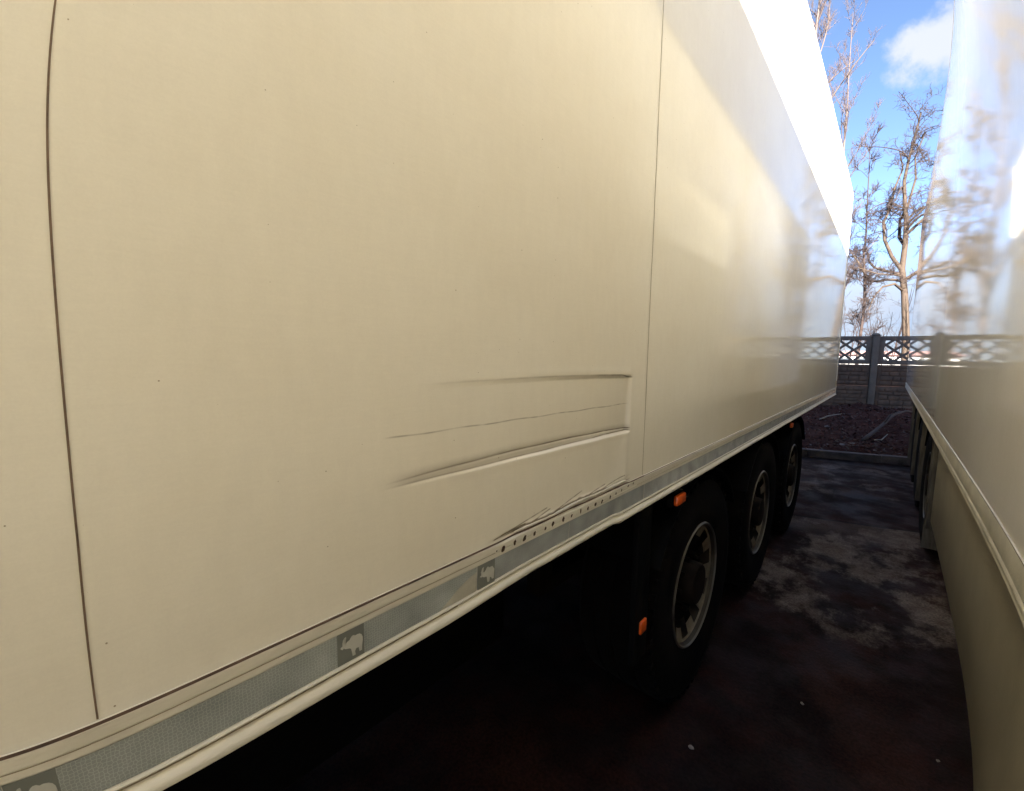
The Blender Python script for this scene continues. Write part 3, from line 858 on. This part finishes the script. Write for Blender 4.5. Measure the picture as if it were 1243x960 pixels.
def wheel(root, x_out, sgn, y, z=.531, rim=True):
    """single wide tyre; sgn = outward"""
    t = M()
    prof = [(-.36, .30), (-.375, .36), (-.385, .43), (-.375, .49), (-.35, .520), (-.34, .531), (-.275, .535), (-.27, .522), (-.262, .522), (-.257, .535),
            (-.195, .536), (-.19, .523), (-.182, .523), (-.177, .536), (-.11, .535), (-.105, .522), (-.097, .522), (-.092, .535), (-.045, .531), (-.03, .520), (-.010, .49), (.0, .43), (-.008, .36), (-.018, .318), (-.022, .300), (-.05, .292)]
    t.lathe_x(prof, x_out, y, z, 56, sgn)
    # shoulder lugs
    for k in range(56):
        a = 2*math.pi*(k+.5)/56
        mt = Matrix.Translation((x_out, y, z)) @ Matrix.Rotation(a, 4, 'X')
        t.box(sgn*-.045 if sgn > 0 else .018, sgn*-.018 if sgn > 0 else .045, -.012, .012, .505, .529, mat=mt)
    ty = t.build('tyre', m_rubber, root, smooth=True)
    r = M()
    r.lathe_x([(-.030, .300), (-.022, .297), (-.018, .290), (-.028, .283), (-.042, .2805), (-.12, .276), (-.16, .256)], x_out, y, z, 64, sgn)
    rimo = r.build('rim', m_barrel, ty, smooth=True)
    e = M(); e.lathe_x([(-.0225, .2985), (-.0165, .294), (-.0165, .2895), (-.0235, .286)], x_out+sgn*.0006, y, z, 64, sgn)
    e.build('rim_edge', m_edge, ty, smooth=True)
    # disc with ten hand holes, dished
    d = M()
    nseg = 80
    rings = [(.2795, -.040), (.270, -.046), (.222, -.060), (.188, -.070), (.160, -.080), (.10, -.095), (.085, -.05)]
    def ring_pt(rr, dx, a): return (x_out+sgn*dx, y+rr*math.cos(a), z+rr*math.sin(a))
    for i in range(len(rings)-1):
        for k in range(nseg):
            hole = i in (1, 2) and (k % 8) in (0, 1, 2, 3)
            if hole: continue
            d.m = 0 if i < 2 else 1
            a0 = 2*math.pi*k/nseg; a1 = 2*math.pi*(k+1)/nseg
            q = [ring_pt(*rings[i], a0), ring_pt(*rings[i], a1), ring_pt(*rings[i+1], a1), ring_pt(*rings[i+1], a0)]
            d.quad(*q)
    d.build('rim_disc', [m_rim, m_black], ty)
    h = M(); h.lathe_x([(-.09, .105), (-.02, .100), (-.008, .092), (-.005, .06), (-.005, .0)], x_out, y, z, 32, sgn)
    for k in range(10):
        a = 2*math.pi*k/10
        c = (y+.13*math.cos(a), z+.13*math.sin(a))
        h.tube([(x_out-sgn*.08, *c), (x_out-sgn*.045, *c)], .013, 6)
    h.build('hub', m_steel, ty, smooth=True)
    bk_ = M(); bk_.lathe_x([(-.17, .262), (-.17, .0)], x_out, y, z, 32, sgn)
    bk_.build('brake_drum', m_black, ty)
    return ty

def running_gear(root, xf, sgn, axles, x_tyre, zb, y0, y1, width=2.55):
    xo = xf-sgn*width; xc = (xf+xo)/2
    for s_ in (1, -1):
        b_ = M()
        x = xc+s_*.62
        b_.box(x-.07, x+.07, y0+.4, y1-.15, zb-.02, zb+.0)
        b_.box(x-.006, x+.006, y0+.4, y1-.15, zb-.26, zb-.02)
        b_.box(x-.07, x+.07, y0+.4, y1-.15, zb-.28, zb-.26)
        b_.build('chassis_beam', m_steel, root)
    y = y0+.6
    while y < y1-.2:
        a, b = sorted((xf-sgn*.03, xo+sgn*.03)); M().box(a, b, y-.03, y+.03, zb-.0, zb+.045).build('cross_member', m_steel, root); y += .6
    for ya in axles:
        ax = M().tube([(xf-sgn*.12, ya, .531), (xo+sgn*.12, ya, .531)], .065, 12)
        ax.build('axle', m_steel, root, smooth=True)
        for s_ in (1, -1):
            su = M()
            x = xc+s_*.62
            su.box(x-.05, x+.05, ya-.45, ya+.3, .44, .52, bev=.01)
            su.tube([(x, ya+.28, .5), (x, ya+.28, zb-.27)], .12, 14)
            su.box(x-.04, x+.04, ya-.5, ya-.4, .44, zb-.28)
            su.build('suspension_arm', m_steel, root, smooth=True)
        wheel(root, x_tyre, sgn, ya)
        wheel(root, xo+sgn*.05, -sgn, ya)
        # mudguard: thin arc over the tyre
        for xx0, xx1 in ((x_tyre+sgn*.0, x_tyre-sgn*.40), (xo+sgn*.02, xo+sgn*.45)):
            mg_ = M()
            a, b = sorted((xx0, xx1))
            k = 14
            for j in range(k):
                t0 = R(28+124*j/k); t1 = R(28+124*(j+1)/k)
                P0 = [(ya+r_*math.cos(t0), .55+r_*math.sin(t0)*.93) for r_ in (.585, .592)]
                P1 = [(ya+r_*math.cos(t1), .55+r_*math.sin(t1)*.93) for r_ in (.585, .592)]
                mg_.quad((a, *P0[1]), (b, *P0[1]), (b, *P1[1]), (a, *P1[1]))
                mg_.quad((a, *P1[0]), (b, *P1[0]), (b, *P0[0]), (a, *P0[0]))
                mg_.quad((a, *P0[0]), (a, *P0[1]), (a, *P1[1]), (a, *P1[0]))
                mg_.quad((b, *P0[1]), (b, *P0[0]), (b, *P1[0]), (b, *P1[1]))
            mg_.build('mudguard', m_black, root, smooth=True)
    # landing legs near the front
    for s_ in (1, -1):
        x = xc+s_*.75
        l = M().box(x-.07, x+.07, y0+2.5, y0+2.64, .35, zb, bev=.008)
        l.box(x-.055, x+.055, y0+2.515, y0+2.625, .05, .36)
        l.box(x-.14, x+.14, y0+2.43, y0+2.71, .012, .05, bev=.006)
        l.build('landing_leg', m_steel, root, smooth=True)
    # underrun bar at the rear
    ub = M().box(*sorted((xf-sgn*.42, xo+sgn*.42)), y1-.45, y1-.35, .42, .54, bev=.01)
    for s_ in (1, -1): ub.box(xc+s_*.62-.03, xc+s_*.62+.03, y1-.44, y1-.36, .54, zb-.27)
    ub.build('underrun_bar', m_steel, root, smooth=True)
    # unseen black panels added on the far side to block light underneath
    fs = M().box(*sorted((xo+sgn*.0, xo+sgn*.03)), y0+.5, axles[0]-.62, .12, zb-.005).build('far_side_light_block', m_black, root)
    fs = M().box(*sorted((xo+sgn*.0, xo+sgn*.03)), axles[-1]+.6, y1-.3, .25, zb-.005)
    fs.build('far_side_light_block', m_black, root)

# ---- the dented trailer on the left
Y0L = Y1L-13.6
LT = thing('refrigerated_trailer', (XL-1.275, Y1L, 0), 'cream refrigerated semi-trailer with dented scratched side, grey reflective tape and elephant emblems', 'trailer', 'parked refrigerated trailers')
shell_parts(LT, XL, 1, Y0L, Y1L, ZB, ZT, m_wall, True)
axL = [2.057, 3.367, 4.677]
running_gear(LT, XL, 1, axL, -.603, ZB, Y0L, Y1L)

# seams of the wall panels, kept as sealant strips a hair proud of the panel
def seam(root, xf, sgn, y, w_, m_, za=1.2365, zb_=3.955, name='panel_seam'):
    a = M(); k = 14
    x = xf+sgn*.0007
    for i in range(k):
        u0, u1 = i/k, (i+1)/k
        q = lambda u: y+.0008*math.sin(u*23+y*5)
        zz0, zz1 = za+(zb_-za)*u0, za+(zb_-za)*u1
        f = [(x, q(u0)-w_/2, zz0), (x, q(u0)+w_/2, zz0), (x, q(u1)+w_/2, zz1), (x, q(u1)-w_/2, zz1)]
        a.quad(*(f if sgn > 0 else f[::-1]))
    return a.build(name, m_, root)
seam(LT, XL, 1, 0.009, .0019, m_seam4)
seam(LT, XL, 1, 1.292, .0032, m_seam2)
for y in (2.565, 3.84, 5.12, 6.40, -1.28, -2.56, -3.84, -5.1):
    seam(LT, XL, 1, y, .0022, m_seam3)

# bottom rail with its rolled profile and the crushed stretch
prof = [(-.004, 1.2350), (.0045, 1.2335), (.0062, 1.2315), (.0062, 1.2172), (.0045, 1.2167), (.0045, 1.2153), (.0062, 1.2148), (.0062, 1.2060), (.0040, 1.2052), (.0040, 1.1535),
        (.0066, 1.1527), (.0080, 1.1500), (.0066, 1.1476), (.0015, 1.1455), (.0012, 1.1415), (.0060, 1.1388), (.0105, 1.1350), (.0125, 1.1300), (.0115, 1.1245), (.0070, 1.1205), (.0, ZB), (-.03, ZB), (-.03, 1.15)]
rl = M()
ya = frange(Y0L, .2, .4)+frange(.2, 1.4, .008)+frange(1.4, Y1L, .3)+[Y1L]
for y in ya:
    e = ss(.45, .75, y)*(1-ss(1.10, 1.135, y))
    for (dx, z) in prof:
        low = ss(1.21, 1.13, z) if False else min(1, max(0, (1.20-z)/.07))
        dz = .0048*e*low*(.9+.15*vn(y*11)) - .0030*ss(.5, .62, y)*(1-ss(1.0, 1.2, y))*min(1, max(0, (z-1.205)/.02))*(.6+.8*vn(y*14+2))
        ddx = -.0045*e*low*(.9+.15*vn(y*9)) + .0006*e*(vn(y*33+z*60)-.5)
        rl.v.append((XL+dx+ddx, y, z+dz))
n_ = len(prof)
for i in range(len(ya)-1):
    for k in range(n_-1):
        a = i*n_+k
        rl.f.append((a+1, a+n_+1, a+n_, a)); rl.mi.append(0)
rail = rl.build('bottom_rail', m_rail, LT, smooth=True)
# sealant line along the rail top
sl = M()
ya = frange(Y0L, .5, .3)+frange(.5, 1.3, .008)+frange(1.3, Y1L-.04, .3)+[Y1L-.04]
def sealz(y): return 1.2352 + ss(.58, .66, y)*(1-ss(1.16, 1.21, y))*(.0035*vn(y*17)-.0005)
for i in range(len(ya)-1):
    y, yy = ya[i], ya[i+1]
    w_ = .0020 if y < 1.29 else .0012
    if .64 < y < 1.2: w_ = .0012+.0016*vn(y*27)
    x = XL+.0068
    sl.quad((x, y, sealz(y)-w_), (x, yy, sealz(yy)-w_), (x, yy, sealz(yy)+w_), (x, y, sealz(y)+w_))
sl.build('sealant_line', m_seam, LT)
def groove(x, lo, hi, za_, zb_):
    gl = M()
    for i in range(len(ya)-1):
        y, yy = ya[i], ya[i+1]
        if yy > hi or y < lo: continue
        gl.quad((x, y, za_), (x, yy, za_), (x, yy, zb_), (x, y, zb_))
    gl.build('rail_groove', m_seam2, LT)
groove(XL+.0066, -99, .60, 1.2151, 1.2161)
groove(XL+.0066, 1.24, 99, 1.2151, 1.2161)
groove(XL+.0022, -99, .50, 1.1420, 1.1452)
groove(XL+.0022, 1.16, 99, 1.1420, 1.1452)
# torn moulding lip above the crushed rail
tl = M()
ya = frange(.66, 1.19, .006)+[1.19]
pr = []
for y in ya:
    e = ss(.66, .72, y)*(1-ss(1.16, 1.19, y))
    zc = 1.238+e*(.002+.011*vn(y*9+3)*ss(.75, 1.0, y))
    wob = .0012*(vn(y*70)-.5)
    pr.append(((XL+.0005, y, zc+.0022+wob), (XL+.0045*e+.001, y, zc+.0014+wob), (XL+.0052*e+.001, y, zc-.0004), (XL+.001, y, zc-.0016)))
for i in range(len(pr)-1):
    for k in range(3):
        tl.quad(pr[i][k+1], pr[i+1][k+1], pr[i+1][k], pr[i][k])
tl.build('torn_edge_lip', m_rail, LT, smooth=True)
# reflective tape
def tape(y0_, y1_, m_, z0_=1.1545, z1_=1.2045, dx=.0046, pts=None, name='reflective_tape', parent=None, label=None):
    t = M()
    if pts: t.poly([(XL+dx, y, z) for y, z in pts])
    else:
        n2 = max(1, int((y1_-y0_)/.02))
        for i in range(n2):
            a, b = y0_+(y1_-y0_)*i/n2, y0_+(y1_-y0_)*(i+1)/n2
            def q(y, z):
                e = ss(.45, .75, y)*(1-ss(1.10, 1.135, y)); low = min(1, max(0, (1.20-z)/.07))
                return (XL+dx-.0045*e*low*(.9+.15*vn(y*9))+.0006, y, z+.0048*e*low*(.9+.15*vn(y*11)))
            t.quad(q(a, z0_), q(b, z0_), q(b, z1_), q(a, z1_))
    o = t.build(name, m_, parent or LT)
    if label: o['label'] = label
    return o
tape(-2.6, -.0845, m_tape)
t1 = tape(-.0835, .5465, m_tape, label='honeycomb patterned tape with two elephant emblems')
t2 = tape(.5475, .868, m_tape_s, label='smooth grey tape with a worn elephant emblem')
tape(.8685, 1.30, m_tape_s)
m_tape_r = tape_material('shiny_tape', (0.68, 0.72, 0.76), (0.60, 0.64, 0.68), 150, 0.16, 0.35)
tape(1.3012, 7.70, m_tape_r, label='shiny grey tape toward the rear')
tape(0, 0, m_tape_f, pts=[(.455, 1.1550), (.5455, 1.1550), (.5455, 1.1935), (.528, 1.190), (.500, 1.180), (.480, 1.168)], dx=.0054, name='faded_patch', parent=t1)
ELE = [(.10,.55),(.16,.50),(.22,.53),(.28,.48),(.36,.46),(.44,.44),(.50,.40),(.53,.28),(.56,.14),(.68,.14),(.66,.26),(.70,.33),(.80,.33),(.84,.27),(.84,.18),(.94,.18),(.95,.34),(.98,.50),(.97,.62),(.93,.70),(.86,.75),(.76,.77),(.68,.76),(.62,.80),(.55,.80),(.49,.76),(.44,.70),(.36,.68),(.28,.64),(.24,.63),(.235,.70),(.27,.77),(.32,.81),(.31,.86),(.25,.85),(.19,.79),(.165,.70),(.17,.62),(.09,.58)]
def emblem(y0_, y1_, par, worn=False):
    tape(0, 0, m_patch, pts=[(y0_, 1.1545), (y1_, 1.1545), (y1_, 1.2045), (y0_, 1.2045)], dx=.0056, name='emblem_patch', parent=par)
    w_ = y1_-y0_
    pts = [(y0_+w_*(.02+.94*u), 1.1545+.050*(v-.02)) for u, v in ELE]
    t = M()
    if worn:
        rr = random.Random(3)
        pts = [(a+rr.uniform(-.0012, .0012), b+rr.uniform(-.0015, .0015)) for a, b in pts]
    bm = bmesh.new()
    vs = [bm.verts.new((0, a, b)) for a, b in pts]
    f = bm.faces.new(vs); bmesh.ops.triangulate(bm, faces=[f]); bm.verts.index_update()
    for fc in bm.faces:
        q = [(XL+.0063, v.co.y, v.co.z) for v in fc.verts]
        if fc.normal.x < 0: q = q[::-1]
        t.poly(q)
    bm.free()
    t.build('elephant_emblem', m_emb, par)
emblem(-.083, -.033, t1)
emblem(.264, .3065, t1)
emblem(.5485, .597, t2, True)
# edges of the tape joint at y .264 etc.: thin paler lines
# rivet holes torn along the rail
holes = [(.62, 1.218), (.656, 1.219), (.689, 1.218), (.724, 1.218), (.764, 1.218), (.793, 1.220), (.837, 1.219), (.873, 1.218), (.915, 1.219), (.951, 1.217), (.989, 1.218), (1.024, 1.217), (1.07, 1.218), (1.104, 1.221), (1.139, 1.223), (1.181, 1.226), (1.215, 1.227), (.600, 1.2195)]
for i, (y, z) in enumerate(holes):
    rr = random.Random(i); hm = M()
    ry, rz = (rr.uniform(.0042, .0066), rr.uniform(.0040, .0072))
    if y > 1.1: ry *= .8; rz *= .7
    if y == .600: ry = rz = .0018
    z -= .0005
    hm.poly([(XL+.0074, y+ry*math.cos(a*math.pi/6)*rr.uniform(.6, 1.2), z+rz*math.sin(a*math.pi/6)*rr.uniform(.75, 1.15)+ry*.25*math.cos(a*math.pi/6)) for a in range(12)])
    hm.build('rivet_hole', m_hole, LT)
# side marker lamps hanging under the rail and a reflector on the guard post
def lamp(x, y, z, ly, lz, name='side_marker_lamp'):
    h = M().box(x-.03, x-.008, y-ly/2-.01, y+ly/2+.01, z-lz/2-.008, z+lz/2+.008, bev=.004)
    h.box(x-.03, x-.018, y-.03, y+.03, z+lz/2, ZB+.01)
    hs = h.build(name, m_black, LT, smooth=True)
    M().box(x-.0085, x+.010, y-ly/2, y+ly/2, z-lz/2, z+lz/2, bev=.006).build('lamp_lens', m_orange, hs, smooth=True)
lamp(-.60, 1.70, 1.050, .095, .040)
lamp(-.60, 4.28, 1.060, .080, .036)
lamp(-.60, -1.0, 1.06, .115, .046)
gp = M().box(-.635, -.613, 1.36, 1.47, .50, 1.10, bev=.004)
g_ = gp.build('guard_post', m_black, LT, smooth=True)
M().box(-.6125, -.602, 1.392, 1.440, .612, .660, bev=.004).build('amber_reflector', m_orange, g_, smooth=True)
# black box added under the floor so the space below stays dark
pbx = M().box(-1.9, -1.14, -.9, 1.25, .42, 1.02, bev=.02).build('underfloor_dark_block', m_black, LT, smooth=True)
M().box(XL-.012, XL+.0085, Y1L-.085, Y1L-.045, 1.25, 1.33, bev=.002).build('corner_bracket', m_seam2, LT)

# ---- the skirted trailer on the right
XR, Y1R = .2243, 10.375
Y0R = Y1R-13.6
ZBR, ZTR = 1.169, 4.026
RT = thing('refrigerated_trailer', (XR+1.275, Y1R, 0), 'undamaged cream refrigerated semi-trailer with glossy side mirroring trees and a side skirt below', 'trailer', 'parked refrigerated trailers')
shell_parts(RT, XR, -1, Y0R, Y1R, ZBR, ZTR, m_wall2, False)
running_gear(RT, XR, -1, [5.20, 6.51, 7.82], .305, ZBR, Y0R, Y1R)
for y in (-1.2, .08, 2.64, 3.92, 5.2, 6.48, 7.76, 9.04):
    seam(RT, XR, -1, y, .0035, m_seam2, 1.252, 4.0)
r2 = M()
prof2 = [(-.004, 1.2525), (.003, 1.2515), (.0035, 1.2505), (.0035, 1.200), (.0030, 1.1935), (.0055, 1.190), (.0065, 1.182), (.0045, 1.178), (.006, 1.172), (.003, ZBR), (-.03, ZBR)]
ya = frange(Y0R, Y1R, .5)+[Y1R]
for y in ya:
    for (dx, z) in prof2: r2.v.append((XR-dx, y, z))
n_ = len(prof2)
for i in range(len(ya)-1):
    for k in range(n_-1):
        a = i*n_+k; r2.f.append((a, a+n_, a+n_+1, a+1)); r2.mi.append(0)
r2.build('bottom_rail', m_rail2, RT, smooth=True)
sl = M(); x = XR-.0045
sl.quad((x, Y0R, 1.2535), (x, Y1R-.04, 1.2535), (x, Y1R-.04, 1.2515), (x, Y0R, 1.2515))
sl.build('sealant_line', m_seam, RT)
sk = M().box(.280, .300, Y0R+.5, 3.93, .55, ZBR-.002, bev=.004)
sk.build('side_skirt', m_skirt, RT, smooth=True)
for (y, z0_) in ((4.50, .18), (5.84, .22), (7.15, .22), (8.48, .2)):
    M().box(.283, .66, y-.006, y+.006, z0_, 1.12, bev=.003).build('mud_flap', m_flap, RT, smooth=True)
gpst = M()
for y in (4.12,):
    gpst.box(.268, .292, y-.03, y+.03, .45, ZBR-.003, bev=.004)
gpst.build('guard_post', m_flap, RT, smooth=True)
